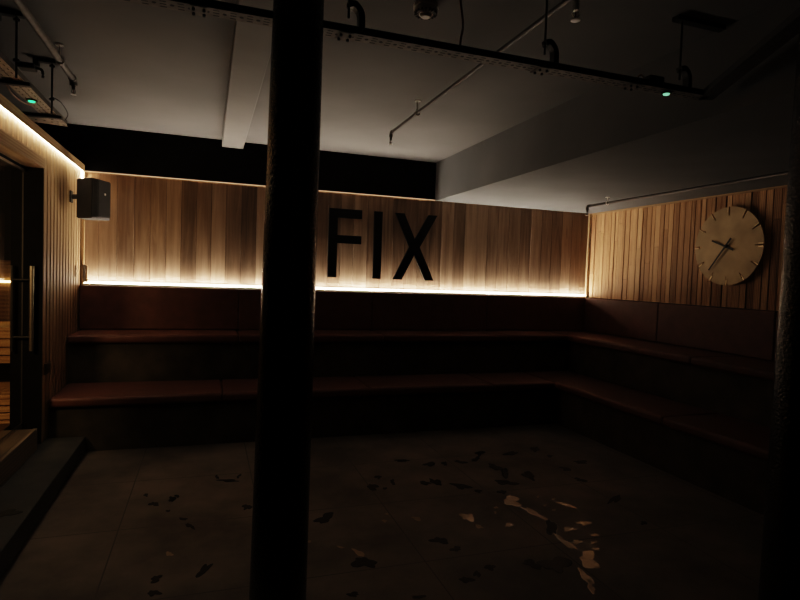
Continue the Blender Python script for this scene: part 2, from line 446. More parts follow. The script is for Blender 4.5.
def sauna_bench(name, label, yf, yb, ztop, fas):
    t = thing(name, label, 'bench', ((XS + XL - TW) / 2, yf, ZSF), 'stepped timber benches inside the sauna')
    bm = B(); n = 5; w = (yb - yf) / n
    for k in range(n):
        box(bm, XS, XL - TW - 0.002, yf + k * w + 0.004, yf + (k + 1) * w - 0.004, ztop - 0.028, ztop, bev=0.003, seg=1, tone=(random.uniform(.4, .8), random.random()))
    link('seat', bm, M['sauna_wood'], t)
    bm = B(); hh = fas / 4
    for k in range(4):
        z1 = ztop - 0.032 - k * hh
        box(bm, XS, XL - TW - 0.002, yf + 0.012, yf + 0.03, z1 - hh + 0.008, z1, bev=0.003, seg=1, tone=(random.uniform(.4, .8), random.random()))
    link('front_slats', bm, M['sauna_wood'], t)
    for xx in (XS + 0.1, (XS + XL) / 2, XL - TW - 0.15):
        bm = B(); box(bm, xx, xx + 0.05, yf + 0.05, yf + 0.1, ZSF, ztop - 0.029)
        link('support', bm, M['sauna_dark'], t)
sauna_bench('sauna_bench', 'lower slatted timber bench seen through the glass door, on the sauna floor', 4.75, 5.30, 0.49, 0.21)
sauna_bench('sauna_bench', 'upper slatted timber bench seen through the glass door, behind the lower one', 5.31, 5.86, 0.93, 0.27)
bm = B(); box(bm, XS, XL - TW - 0.01, YS - 0.02, YS - 0.004, 1.275, 1.292)
tag(link('led_strip', bm, M['led_sauna']), 'warm light strip on the sauna back wall seen through the glass door', 'light strip')
ld = bpy.data.lights.new('sauna_lamp', 'AREA'); ld.energy = 15; ld.color = (1.0, 0.68, 0.36); ld.size = 0.3
lo = bpy.data.objects.new('sauna_lamp', ld); C.objects.link(lo); lo.location = (-1.75, 3.0, 1.7); lo.rotation_euler = (math.radians(75), 0, math.radians(0))
lo['kind'] = 'structure'

# glass door with back-to-back pull handle
XG = XL - 0.126
door = thing('door_1', 'frameless clear glass sauna door with a long steel pull handle', 'door', (XG, 4.2, ZD0))
struct(door)
bm = B(); box(bm, XG - 0.005, XG + 0.005, YD0 + 0.01, YD1 - 0.018, ZD0 + 0.008, ZD1 - 0.036)
for f in bm.faces:
    if abs(f.calc_center_median().x - XG) < 0.001: f.material_index = 1      # opaque dark edges, set to block the sauna lamp's reflection
link('glass_pane', bm, [M['glass'], M['grille']], door)
hd = None
bm = B()
cyl(bm, (XG + 0.07, 4.655, 0.825), (XG + 0.07, 4.655, 1.435), 0.0145, n=18)
h = link('handle', bm, M['steel'], door, smooth=False)
bm = B(); cyl(bm, (XG - 0.05, 4.66, 0.825), (XG - 0.05, 4.66, 1.435), 0.011, n=14); link('inner_handle', bm, M['blk_metal'], door)
for z in (0.925, 1.335):
    bm = B(); cyl(bm, (XG - 0.05, 4.66, z), (XG + 0.07, 4.655, z), 0.008, n=12); link('handle_mount', bm, M['blk_metal'], h)

# timber threshold and concrete step
st = thing('door_threshold', 'timber decked threshold block in the sauna doorway on the concrete step', 'threshold', (XL - 0.1, 4.1, 0.132))
bm = B()
xx = XL - TW + 0.0
for k in range(2):
    box(bm, xx + k * 0.0925 + 0.001, xx + (k + 1) * 0.0925 - 0.001, YD0 + 0.003, 4.55, ZD0 - 0.025, ZD0, bev=0.002, seg=1, tone=(random.uniform(.3, .6), random.random()))
link('deck_boards', bm, M['deck'], st)
bm = B(); box(bm, XL - 0.015, XL + 0.010, YD0 + 0.003, 4.56, 0.133, ZD0 + 0.002, bev=0.002, seg=1, tone=(.75, .2)); link('edge_board', bm, M['deck'], st)
bm = B(); box(bm, XL - TW, XL - 0.016, YD0 + 0.003, 4.55, 0.133, ZD0 - 0.026, tone=(.2, .2)); link('core', bm, M['deck'], st)
bm = B(); box(bm, XL - TW, -0.872, YF, 4.862, 0.0, 0.13, bev=0.006, seg=2); tag(link('concrete_step', bm, M['platform']), 'low dark concrete step running along the foot of the left wall', 'step')

# ------------------------------------------------------------------ benches
# back run: lower front y=4.83, upper front y=5.42; right run: lower front x=3.354, upper front x=3.91
YL, YU, XLo, XUp = 4.83, 5.43, 3.354, 3.91
ZL, ZU = 0.436, 0.853
TH = 0.075
YE = 1.3
bm = B()
RO = 0.055     # cushions overhang the risers
box(bm, XL + 0.002, XR, YL + RO - 0.0, YB - 0.03, 0.0, ZL - TH)
box(bm, XL + 0.002, XR, YU + RO, YB - 0.03, ZL - TH, ZU - TH)
tb = link('bench_base', bm, M['riser']); tag(tb, 'dark stepped plinth carrying the leather cushions along the back wall', 'bench base')
bm = B()
box(bm, XLo + RO, XR, YE, YL + RO - 0.001, 0.0, ZL - TH)
box(bm, XUp + RO, XR, YE, YL + RO - 0.001, ZL - TH, ZU - TH)
box(bm, XUp + RO, XR, YL + RO - 0.001, YU + RO - 0.001, ZL - TH + 0.001, ZU - TH)
tb = link('bench_base', bm, M['riser']); tag(tb, 'dark stepped plinth carrying the leather cushions along the clock wall', 'bench base')

def cushion(x0, x1, y0, y1, z0, z1, label, name='seat_cushion', group=None, bev=0.026):
    bm = B(); g = 0.0012
    box(bm, x0 + g, x1 - g, y0 + g, y1 - g, z0 + 0.001, z1, bev=bev, seg=4)
    o = link(name, bm, M['leather'], smooth=True)
    md = o.modifiers.new('wn', 'WEIGHTED_NORMAL'); md.keep_sharp = False
    tag(o, label, 'cushion', group)
    # stitched piping line as a part
    bm = B()
    return o

GU = 'upper tier seat cushions'; GL = 'lower tier seat cushions'
xs = [XL + 0.004, 0.289, 1.709, 3.13, XUp]
lab = ['upper oxblood leather seat cushion at the left wall, under the speaker',
       'upper oxblood leather seat cushion crossing behind the big black column',
       'upper oxblood leather seat cushion right of the black column, below the letters',
       'upper oxblood leather seat cushion next to the far right corner on the back run']
for i in range(4): cushion(xs[i], xs[i + 1], YU, YB - 0.034, ZU - TH, ZU, lab[i], group=GU)
xs = [XL + 0.004, 0.136, 1.412, 2.649, XLo]
lab = ['lower oxblood leather seat cushion at the left wall, above the concrete step end',
       'lower oxblood leather seat cushion crossing behind the big black column',
       'lower oxblood leather seat cushion in the middle of the back run, right of the column',
       'lower oxblood leather seat cushion at the inner corner end of the back run']
for i in range(4): cushion(xs[i], xs[i + 1], YL, YU + RO - 0.002, ZL - TH, ZL, lab[i], group=GL)
ys = [YB - 0.034, 3.72, 2.2, YE]
lab = ['upper oxblood leather seat cushion filling the far right corner below the clock wall',
       'upper oxblood leather seat cushion below the clock, ending behind the right pillar',
       'upper oxblood leather seat cushion hidden mostly behind the right pillar']
for i in range(3): cushion(XUp, XR - 0.008, ys[i + 1], ys[i], ZU - TH, ZU, lab[i], group=GU)
ys = [YU + RO - 0.002, 3.43, 2.0, YE]
lab = ['lower oxblood leather seat cushion filling the far right corner',
       'lower oxblood leather seat cushion nearest the right pillar on the clock wall run',
       'lower oxblood leather seat cushion behind the right pillar']
for i in range(3): cushion(XLo, XUp + RO - 0.002, ys[i + 1], ys[i], ZL - TH, ZL, lab[i], group=GL)
GB = 'leather backrest panels'
xs = [XL + 0.004, 0.302, 1.703, 3.104, XR - 0.06]
lab = ['oxblood leather backrest panel at the left wall under the speaker',
       'oxblood leather backrest panel crossing behind the big black column',
       'oxblood leather backrest panel under the letters I and X',
       'oxblood leather backrest panel at the right end of the back wall']
for i in range(4): cushion(xs[i], xs[i + 1], YB - 0.099, YB - 0.032, ZU + 0.002, ZW0 - 0.007, lab[i], 'backrest_cushion', GB, 0.012)
ys = [YB - 0.101, 4.69, 3.40, 2.2, YE]
lab = ['oxblood leather backrest panel on the clock wall next to the far corner',
       'oxblood leather backrest panel on the clock wall directly below the clock',
       'oxblood leather backrest panel on the clock wall behind the right pillar',
       'oxblood leather backrest panel on the clock wall nearest the viewer']
for i in range(4): cushion(XR - 0.099, XR - 0.006, ys[i + 1] + 0.002, ys[i] - 0.002, ZU + 0.002, ZW0 - 0.004, lab[i], 'backrest_cushion', GB, 0.012)

# ------------------------------------------------------------------ columns
def column(x, y, tx, label):
    t = thing('iron_column', label, 'column', (x, y, 0), 'black iron columns')
    bm = B(); n = 48
    # round shaft, thicker at the foot
    prof = [(0.0, 0.1), (0.5, 0.097), (1.0, 0.094), (1.5, 0.0905), (2.0, 0.087), (2.5, 0.0825), (ZC, 0.081)]
    rings = []
    for z, r in prof:
        rings.append([bm.verts.new((x + tx * (z - H) + r * math.cos(2 * PI * k / n), y + r * math.sin(2 * PI * k / n), z)) for k in range(n)])
    for i in range(len(rings) - 1):
        for k in range(n): bm.faces.new((rings[i][k], rings[i][(k + 1) % n], rings[i + 1][(k + 1) % n], rings[i + 1][k]))
    bm.faces.new(rings[0]); bm.faces.new(rings[-1])
    link('shaft', bm, M['iron'], t, smooth=True)
    bm = B(); lathe(bm, [(0.15, 0), (0.15, 0.03), (0.135, 0.05), (0.125, 0.1), (0.109, 0.13)], (x - tx * H, y, 0), 40); link('base', bm, M['iron'], t, smooth=False)
    return t
column(0.264, 1.95, 0.0085, 'thick glossy black iron column standing in front of the bench, left of the letters')
column(2.265, 1.6, 0.0, 'glossy black iron column at the right edge of the view, right of the clock')

# ------------------------------------------------------------------ letters F I X
def letter(name, polys, label, x):
    t = thing(name, label, 'letter', (x, YB - 0.02, ZW0 + 0.14), 'black wall letters')
    bm = B()
    for p in polys: prism(bm, p, lambda u, v, d: (u, YB - d, v + H), 0.018, 0.042)
    bmesh.ops.remove_doubles(bm, verts=bm.verts[:], dist=0.0001)
    link('face', bm, M['letter'], t)
    bm = B()
    for p in polys:
        cu = sum(a for a, b in p) / len(p); cv = sum(b for a, b in p) / len(p)
        cyl(bm, (cu, YB, cv + H), (cu, YB - 0.018, cv + H), 0.008, n=8)
    link('standoff', bm, M['blk_metal'], t)
zt, zb = 0.706, -0.032
letter('letter_f', [[(1.212, zb), (1.306, zb), (1.306, 0.338), (1.573, 0.338), (1.573, 0.424), (1.306, 0.424), (1.306, 0.612), (1.573, 0.612), (1.573, zt), (1.212, zt)]],
       'black block letter F on the cedar boards right of the column', 1.39)
letter('letter_i', [[(1.715, zb), (1.806, zb), (1.806, zt), (1.715, zt)]], 'black block letter I between the letters F and X', 1.76)
def X_letter():
    a0, a1, w = 1.95, 2.437, 0.103
    cx = (a0 + a1) / 2; cz = (zt + zb) / 2; hw = w / 2 * 1.13
    L_, R_ = 1.95, 2.437
    # one outline: two crossing strokes
    d = w * 0.60; e = w * 0.86
    return [[(L_ - .0, zb), (L_ + w, zb), (cx, cz - e), (R_ - w + .0, zb), (R_, zb), (cx + d, cz), (R_ + .018, zt), (R_ - w + .018, zt), (cx, cz + e), (L_ + w + .008, zt), (L_ + .008, zt), (cx - d, cz)]]
letter('letter_x', X_letter(), 'black block letter X at the right end of the wall lettering', 2.2)

# ------------------------------------------------------------------ clock
CY, CZ, CR = 3.93, 0.384 + H, 0.360
clock = thing('wall_clock', 'large round worn brass wall clock with notched edge and black hands on the slatted wall', 'clock', (XR - 0.03, CY, CZ))
def onwall(u, v, d): return (XR - 0.055 - d, CY - u, CZ + v)      # u to the viewer's right
bm = B()
NS = 120
cut = set()
rimpts = []
slots = [k * 30 for k in range(12)]
pts = []
for k in range(12):
    a = math.radians(90 - k * 30)
    base = 90 - k * 30
    hw = math.degrees(0.006 / CR)
    deep = 0.78
    pts.append((math.cos(a + math.radians(hw)) * CR, math.sin(a + math.radians(hw)) * CR))
    ca, sa = math.cos(a), math.sin(a)
    pts.append((ca * CR * deep - sa * 0.004, sa * CR * deep + ca * 0.004))
    pts.append((ca * CR * deep + sa * 0.004, sa * CR * deep - ca * 0.004))
    pts.append((math.cos(a - math.radians(hw)) * CR, math.sin(a - math.radians(hw)) * CR))
    for j in range(1, 10):
        aa = math.radians(base - hw - (30 - 2 * hw) * j / 10)
        pts.append((math.cos(aa) * CR, math.sin(aa) * CR))
prism(bm, pts, onwall, 0.0, 0.006)
link('dial', bm, M['brass'], clock)
bm = B()
for k in range(12):
    a = math.radians(90 - k * 30); ca, sa = math.cos(a), math.sin(a)
    for off in ((-0.014, 0.014) if k == 3 else (0.0105,)):
        r0, r1 = CR * 0.86, CR * 1.0
        q = [(ca * r0 - sa * (off - .0045), sa * r0 + ca * (off - .0045)), (ca * r1 - sa * (off - .0045), sa * r1 + ca * (off - .0045)),
             (ca * r1 - sa * (off + .0045), sa * r1 + ca * (off + .0045)), (ca * r0 - sa * (off + .0045), sa * r0 + ca * (off + .0045))]
        bm = B(); prism(bm, q, onwall, 0.0065, 0.012)
        link('hour_mark', bm, M['brass_bright'], clock)
def hand(name, tip, tail, w, dep):
    bm = B(); d = Vector(tip) - Vector(tail); n = Vector((-d.y, d.x)).normalized() * w / 2
    t0, t1 = Vector(tail), Vector(tip)
    q = [tuple(t0 - n), tuple(t1 - n * 0.75), tuple(t1 + n * 0.75), tuple(t0 + n)]
    q = [(a + HX, b) for a, b in q]
    prism(bm, q, onwall, dep, dep + 0.004); link(name, bm, M['hand'], clock)
HX = -0.004
hand('hour_hand', (-0.43 * CR, 0.154 * CR), (0.21 * CR, -0.10 * CR), 0.018, 0.018)
hand('minute_hand', (-0.465 * CR, -0.61 * CR), (0.15 * CR, 0.19 * CR), 0.017, 0.026)
bm = B(); cyl(bm, onwall(HX, 0, 0.006), onwall(HX, 0, 0.034), 0.011, n=16); link('pivot', bm, M['hand'], clock)
bm = B(); cyl(bm, (XR - 0.004, CY, CZ), onwall(0, 0, 0.0), 0.12, n=32); link('mount', bm, M['blk_metal'], clock)

# ------------------------------------------------------------------ speaker
sp = thing('wall_speaker', 'black wall-mounted loudspeaker with angled front high in the left corner', 'speaker', (XL, 5.42, 2.0))
A, Bc, Cc, Dd = (-1.050, 5.345), (-0.912, 5.222), (-0.805, 5.45), (-1.00, 5.53)
def spk(pts, z0, z1, mat, name, par, bev):
    bm = B()
    fs = prism(bm, pts, lambda u, v, d: (u, v, d), z0, z1)
    bmesh.ops.bevel(bm, geom=bm.edges[:], offset=bev, segments=3, affect='EDGES')
    return link(name, bm, mat, par)
spk([A, Bc, Cc, Dd], 0.395 + H, 0.725 + H, M['speaker'], 'cabinet', sp, 0.008)
n = Vector((Cc[1] - Bc[1], -(Cc[0] - Bc[0]))).normalized()
Bn = Vector(Bc); Cn = Vector(Cc); dv = (Cn - Bn).normalized()
p = [tuple(Bn + dv * 0.012 - n * 0.004), tuple(Bn + dv * 0.05 + n * 0.020), tuple(Cn - dv * 0.05 + n * 0.024), tuple(Cn - dv * 0.008 - n * 0.004)]
gr = spk(p, 0.405 + H, 0.715 + H, M['speaker_grille'], 'front_grille', sp, 0.006)
bm = B(); c0 = Bn + dv * 0.135 + n * 0.022
cyl(bm, (c0.x, c0.y, 2.055), (c0.x + n.x * 0.004, c0.y + n.y * 0.004, 2.055), 0.010, n=16); link('badge', bm, M['clip'], gr)
bm = B(); box(bm, XL + 0.001, XL + 0.015, 5.50, 5.58, 1.99, 2.09, bev=0.003, seg=1); cyl(bm, (XL + 0.01, 5.54, 2.04), (-1.0, 5.46, 2.04), 0.022, n=12)
link('bracket', bm, M['speaker'], sp)

# small fittings near the left corner
w = thing('conduit_stub', 'small metal box standing by the light strip in the left corner of the back wall', 'fitting', (-1.085, YB - 0.02, 1.31))
bm = B(); box(bm, -1.108, -1.085, YB - 0.055, YB - 0.033, 1.296, 1.462, bev=0.004, seg=2); link('cover', bm, M['galv'], w)
bm = B(); box(bm, -1.085, -1.068, YB - 0.052, YB - 0.034, 1.296, 1.450, bev=0.003, seg=1); link('side_plate', bm, M['trim_wood'], w)
def plate(y, z, wy, hz, label, sockets, mat, ins):
    t = thing('wall_socket' if sockets else 'light_switch', label, 'socket' if sockets else 'switch', (XL, y, z))
    bm = B(); box(bm, XL + 0.001, XL + 0.010, y - wy / 2, y + wy / 2, z - hz / 2, z + hz / 2, bev=0.003, seg=2); link('plate', bm, mat, t)
    for k in range(2):
        if sockets:
            for (dy, dz) in ((0, 0.012), (-0.011, -0.010), (0.011, -0.010)):
                bm = B(); c = y + (k - 0.5) * wy * 0.46
                box(bm, XL + 0.0095, XL + 0.0108, c + dy - 0.003, c + dy + 0.003, z + dz - 0.005, z + dz + 0.005); link('pin_slot', bm, ins, t)
        else:
            bm = B(); c = z + (k - 0.5) * hz * 0.4
            box(bm, XL + 0.0095, XL + 0.013, y - 0.012, y + 0.012, c - 0.011, c + 0.011, bev=0.001, seg=1); link('rocker', bm, ins, t)
plate(4.83, 0.672, 0.146, 0.086, 'dark double wall socket low on the slatted left wall beside the bench', True, simple('bronze_plate', (0.10, 0.065, 0.04), 0.4, 0.3), M['blk_metal'])
plate(5.77, 1.40, 0.07, 0.10, 'small wood-coloured switch plate on the left wall near the back corner', False, simple('tan_plate', (0.33, 0.23, 0.14), 0.5), simple('tan_rocker', (0.42, 0.31, 0.2), 0.5))

# ------------------------------------------------------------------ sprinkler pipes
def head(par, x, y, z, s=1.0):
    """pendant sprinkler head hanging below (x, y, z)"""
    bm = B()
    cyl(bm, (x, y, z), (x, y, z - 0.028 * s), 0.012 * s, 0.010 * s, n=12)
    for sx in (-1, 1):
        tube(bm, [(x + sx * 0.008 * s, y, z - 0.026 * s), (x + sx * 0.013 * s, y, z - 0.040 * s), (x, y, z - 0.058 * s)], 0.0022 * s, 6)
    o = link('sprinkler_head', bm, M['pipe_dark'] if s < 1.25 else M['chrome'], par)
    bm = B(); lathe(bm, [(0.003, 0.003), (0.016 * s, 0.0), (0.016 * s, -0.003), (0.004, -0.004)], (x, y, z - 0.058 * s), 16); link('deflector', bm, M['clip'], o)
    bm = B(); cyl(bm, (x, y, z - 0.030 * s), (x, y, z - 0.054 * s), 0.0026 * s, n=8); link('bulb', bm, M['red_cable'], o)

def clip(par, x, y, z, r, zc):
    bm = B(); ring(bm, (x, y, z), 'y', r + 0.004, 0.004, 20, 8); link('pipe_clip', bm, M['clip'], par, smooth=True)
    if zc - z - r > 0.01:
        bm = B(); cyl(bm, (x, y, z + r), (x, y, zc), 0.005, n=8); cyl(bm, (x, y, zc - 0.006), (x, y, zc - 0.0005), 0.022, n=16)
        link('clip_rod', bm, M['clip'], par)

def pipe(label, x, y1, z, r, zc, clips, heads, mat, y0=YF + 0.01):
    t = thing('sprinkler_pipe', label, 'pipe', (x, y1, z), 'sprinkler pipes under the ceiling')
    bm = B(); tube(bm, [(x, y0, z), (x, y1, z)], r, 18); link('pipe_run', bm, mat, t, smooth=True)
    bm = B(); tube(bm, smooth_path([(x, y1 - 0.03, z), (x, y1, z), (x, y1 + 0.018, z - 0.018), (x, y1 + 0.02, z - 0.038)], 5), r * 1.25, 16); link('elbow', bm, mat, t, smooth=True)
    head(t, x, y1 + 0.02, z - 0.036)
    for yc in clips: clip(t, x, yc, z, r, zc)
    for yc in heads:
        bm = B(); cyl(bm, (x, yc - 0.03, z), (x, yc + 0.03, z), r * 1.35, n=16); cyl(bm, (x, yc, z), (x, yc, z - 0.036), r * 1.1, n=12); link('tee', bm, M['pipe_dark'], t)
        head(t, x, yc, z - 0.034, 1.3)
pipe('dark sprinkler pipe crossing the middle of the ceiling right of the column', 1.45, 4.60, 2.67, 0.012, ZC, (3.98, 1.2), (2.07,), M['pipe_dark'])
pipe('thick grey sprinkler pipe under the ceiling at upper left', -0.862, 4.25, 2.67, 0.019, ZC, (3.90, 1.6), (), M['pipe'])
pipe('slim dark sprinkler pipe under the low soffit above the clock wall', 3.80, 5.04, 2.265, 0.0125, ZW1, (4.74, 2.2), (), M['pipe_dark'])

# smoke detector
d = thing('smoke_detector', 'white domed smoke detector on the ceiling above the cable tray', 'detector', (0.966, 2.585, ZC))
bm = B(); lathe(bm, [(0.058, 0.0), (0.060, -0.010), (0.060, -0.020), (0.052, -0.024)], (0.966, 2.585, ZC - 0.0005), 32); link('base', bm, M['white_plastic'], d, smooth=False)
bm = B(); lathe(bm, [(0.056, -0.024), (0.058, -0.030), (0.054, -0.040), (0.036, -0.048), (0.03, -0.049)], (0.966, 2.585, ZC), 32); link('body', bm, M['white_plastic'], d)
bm = B()
for k in range(18):
    a = 2 * PI * k / 18
    box(bm, -0.0035, 0.0035, 0.030, 0.0555, -0.0475, -0.036, mat=Matrix.Translation((0.966, 2.585, ZC - 0.001)) @ Matrix.Rotation(a, 4, 'Z'))
link('vents', bm, M['grille'], d)
bm = B(); lathe(bm, [(0.03, -0.047), (0.026, -0.058), (0.02, -0.062)], (0.966, 2.585, ZC), 24); link('nose', bm, M['white_plastic'], d)

# ------------------------------------------------------------------ cable trays
def tray_mesh(L, W, hs, mat):
    """tray along +x, underside at z=0, centre y=0; the punched pattern sits in the base mesh"""
    b1 = B(); box(b1, 0, L, -W / 2, W / 2, 0, 0.002, mat=mat)
    rl = []
    for s in (-1, 1):
        b2 = B(); y = s * W / 2
        prof = [(y, 0.002), (y, hs), (y - s * 0.012, hs), (y - s * 0.012, hs - 0.002), (y - s * 0.002, hs - 0.002), (y - s * 0.002, 0.002)]
        prism(b2, prof, lambda u, v, d: (mat @ Vector((d, u, v))), 0, L)
        rl.append(b2)
    n = int(L / 0.06)
    for k in range(n):
        x = 0.03 + k * 0.06
        r = bmesh.ops.create_cone(b1, cap_ends=True, segments=10, radius1=0.0075, radius2=0.0075, depth=0.0012, matrix=mat @ Matrix.Translation((x, 0, -0.0002)))
        for v in r['verts']:
            for f in v.link_faces: f.material_index = 1
        for s in (-0.3, 0, 0.3):
            box(b1, x + 0.019, x + 0.041, s * W - 0.0025, s * W + 0.0025, -0.0009, 0.0004, mi=1, mat=mat)
    return b1, rl
def rails(rl, m, par):
    for b in rl: link('side_rail', b, m, par)

def bracket(par, x, y, z, s=1):
    bm = B(); path = smooth_path([(x - 0.035 * s, y, z + 0.115), (x - 0.012 * s, y, z + 0.118), (x + 0.012 * s, y, z + 0.09), (x + 0.016 * s, y, z + 0.04), (x + 0.012 * s, y, z + 0.002)], 5)
    # flat curved arm
    prev = None
    for a, b_ in zip(path[:-1], path[1:]):
        dd = (b_ - a); c = (a + b_) / 2
        ang = math.atan2(dd.x, dd.z)
        box(bm, -0.012, 0.012, -0.018, 0.018, -dd.length / 2 - 0.003, dd.length / 2 + 0.003, mat=Matrix.Translation(c) @ Matrix.Rotation(ang, 4, 'Y'))
    return link('hanger_arm', bm, M['blk_metal'], par)

ZT = 0.94 + H; TY = 2.217
tr = thing('cable_tray', 'perforated cable tray hanging across the ceiling in front of the column', 'cable tray', (1.2, 2.59, ZT), 'perforated cable trays')
mt = Matrix.Translation((-0.65, TY, ZT))
b1, b2 = tray_mesh(2.98, 0.073, 0.029, mt)
link('tray_base', b1, [M['galv'], M['grille']], tr); rails(b2, M['tray_side'], tr)
mt2 = Matrix.Translation((2.345, TY+0.01, ZT)) @ Matrix.Rotation(math.radians(-117), 4, 'Z') @ Matrix.Rotation(math.radians(0), 4, 'Y')
b1, b2 = tray_mesh(1.3, 0.073, 0.029, mt2)
link('tray_base', b1, M['tray_side'], tr); rails(b2, M['tray_side'], tr)
for x in (-0.24, 0.54, 1.435, 2.20):
    a = bracket(tr, x, TY, ZT + 0.004)
    bm = B(); cyl(bm, (x - 0.035, TY, ZT + 0.07), (x - 0.035, TY, ZC - 0.001), 0.0048, n=8)
    cyl(bm, (x - 0.035, TY, ZT + 0.11), (x - 0.035, TY, ZT + 0.122), 0.010, n=6); link('hanger_rod', bm, M['blk_metal'], tr)
for x in (-0.05, 0.49, 1.385, 1.88):
    bm = B(); box(bm, x - 0.03, x + 0.03, TY - 0.04, TY + 0.04, ZT - 0.004, ZT - 0.0005)
    link('splice_plate', bm, M['galv'], tr)
    for dx in (-0.018, 0.018):
        for dy in (-0.02, 0.02):
            bm = B(); cyl(bm, (x + dx, TY + dy, ZT - 0.013), (x + dx, TY + dy, ZT - 0.004), 0.0055, n=6)
            link('bolt', bm, M['blk_metal'], tr)
# unistrut on the ceiling above the right hanger
bm = B(); box(bm, 2.12, 2.42, TY - 0.02, TY + 0.02, ZC - 0.022, ZC - 0.001, mat=None); link('ceiling_strut', bm, M['blk_metal'], tr)
# dark junction block on the tray
o = thing('junction_box', 'small black junction box on top of the ceiling cable tray at right', 'junction box', (2.35, TY, ZT))
bm = B(); box(bm, 1.965, 2.05, TY - 0.028, TY + 0.028, ZT + 0.0295, ZT + 0.06, bev=0.006, seg=2); link('case', bm, M['blk_metal'], o)
bm = B(); tube(bm, smooth_path([(1.967, TY, ZT + 0.03), (1.93, TY, ZT + 0.06), (1.90, TY, ZT + 0.02)], 6), 0.004, 6); link('lead', bm, M['pink_cable'], o)

o = thing('indicator_light', 'pale green indicator light under the right end of the ceiling cable tray', 'indicator', (2.09, TY, ZT), 'green indicator lights on the trays')
def indicator(o, x, y, z, lens, s=1.0):
    bm = B(); cyl(bm, (x, y, z - 0.0005), (x, y, z - 0.008), 0.026 * s, n=20); link('bezel', bm, M['grille'], o)
    bm = B(); lathe(bm, [(0.016 * s, -0.008), (0.014 * s, -0.013), (0.006 * s, -0.016)], (x, y, z), 16); link('lens', bm, lens, o)
indicator(o, 2.09, TY, ZT, M['green_dim'])

# left tray, runs away from the viewer above the left wall
ZT2 = 1.0 + H + 0.006
t2 = thing('cable_tray', 'perforated cable tray running away along the top of the left wall', 'cable tray', (-1.035, 4.0, ZT2), 'perforated cable trays')
mt = Matrix.Translation((-1.035, 4.68, ZT2)) @ Matrix.Rotation(math.radians(-90), 4, 'Z')
b1, b2 = tray_mesh(3.2, 0.105, 0.034, mt)
M['galv_lit'] = simple('galvanised_tray_lit', (0.42, 0.37, 0.30), 0.55, 0.2, nscale=30)  # paler than the other tray: light from the left strip put into the colour
link('tray_base', b1, [M['galv_lit'], M['grille']], t2); rails(b2, M['pipe'], t2)
# tee piece to the left at its far end
bm = B(); prism(bm, [(-1.40, 4.52), (-1.087, 4.52), (-1.087, 4.42), (-1.0, 4.55), (-0.982, 4.70), (-1.40, 4.62)], lambda u, v, d: (u, v, d), ZT2 - 0.003, ZT2 - 0.001)
for (hx, hy) in ((-1.0, 4.66), (-1.03, 4.64), (-1.06, 4.6), (-1.1, 4.58), (-1.02, 4.58), (-1.04, 4.52), (-1.15, 4.57), (-1.2, 4.57)):
    cyl(bm, (hx, hy, ZT2 - 0.0045), (hx, hy, ZT2 - 0.003), 0.008, n=8, mi=1)
link('tee_plate', bm, [M['galv_lit'], M['grille']], t2)
for y in (3.50, 4.21, 2.3):
    bm = B(); cyl(bm, (-0.972, y, ZT2 - 0.035), (-0.972, y, ZC - 0.02), 0.0055, n=8)
    for z in (ZC - 0.045, ZT2 + 0.05): cyl(bm, (-0.972, y, z), (-0.972, y, z + 0.012), 0.015, n=10)
    link('hanger_rod', bm, M['blk_metal'], t2)
    bm = B(); box(bm, -1.075, -0.94, y - 0.02, y + 0.02, ZC - 0.022, ZC - 0.0015); box(bm, -1.075, -1.045, y - 0.02, y + 0.02, ZC - 0.05, ZC - 0.022)
    link('ceiling_strut', bm, M['blk_metal'], t2)
    bm = B(); box(bm, -1.20, -0.955, y + 0.17, y + 0.205, ZT2 - 0.022, ZT2 - 0.003); link('cross_strut', bm, M['blk_metal'], t2)
o = thing('indicator_light', 'bright green indicator light under the left cable tray', 'indicator', (-1.03, 4.06, ZT2), 'green indicator lights on the trays')
indicator(o, -1.045, 4.06, ZT2, M['green'], 1.2)
o = thing('junction_box', 'small black junction box with a bent lead beside the left cable tray', 'junction box', (-0.94, 3.47, ZT2))
bm = B(); box(bm, -0.978, -0.90, 3.53, 3.60, ZT2 + 0.035, ZT2 + 0.065, bev=0.005, seg=2); link('case', bm, M['blk_metal'], o)
bm = B(); tube(bm, smooth_path([(-0.90, 3.56, ZT2 + 0.05), (-0.87, 3.56, ZT2 + 0.04), (-0.865, 3.56, ZT2)], 6), 0.007, 8); link('lead', bm, M['blk_metal'], o)
bm = B(); tube(bm, smooth_path([(-1.16, 3.3, 2.53), (-1.15, 3.887, 2.513), (-1.15, 4.063, 2.480), (-1.13, 4.25, 2.475), (-1.10, 4.36, 2.50)], 8), 0.0045, 8)
tag(link('cable', bm, M['pink_cable'], smooth=True), 'thin pale copper cable sagging beside the left cable tray', 'cable')
bm = B(); tube(bm, smooth_path([(-0.972, 4.23, 2.53), (-0.94, 4.3, 2.52), (-0.925, 4.42, 2.48), (-0.96, 4.5, 2.452)], 8), 0.0035, 8)
tag(link('cable', bm, M['blk_metal'], smooth=True), 'thin black cable looping from the hanger rod to the end of the left tray', 'cable')
bm = B(); tube(bm, smooth_path([(0.97, TY, ZC - 0.001), (0.982, TY, 2.62), (0.998, TY, 2.52), (0.99, TY, 2.46), (0.985, TY, ZT + 0.003)], 8), 0.0045, 8)
tag(link('cable', bm, M['red_cable'], smooth=True), 'thin dark red cable dropping from the ceiling into the tray beside the detector', 'cable')

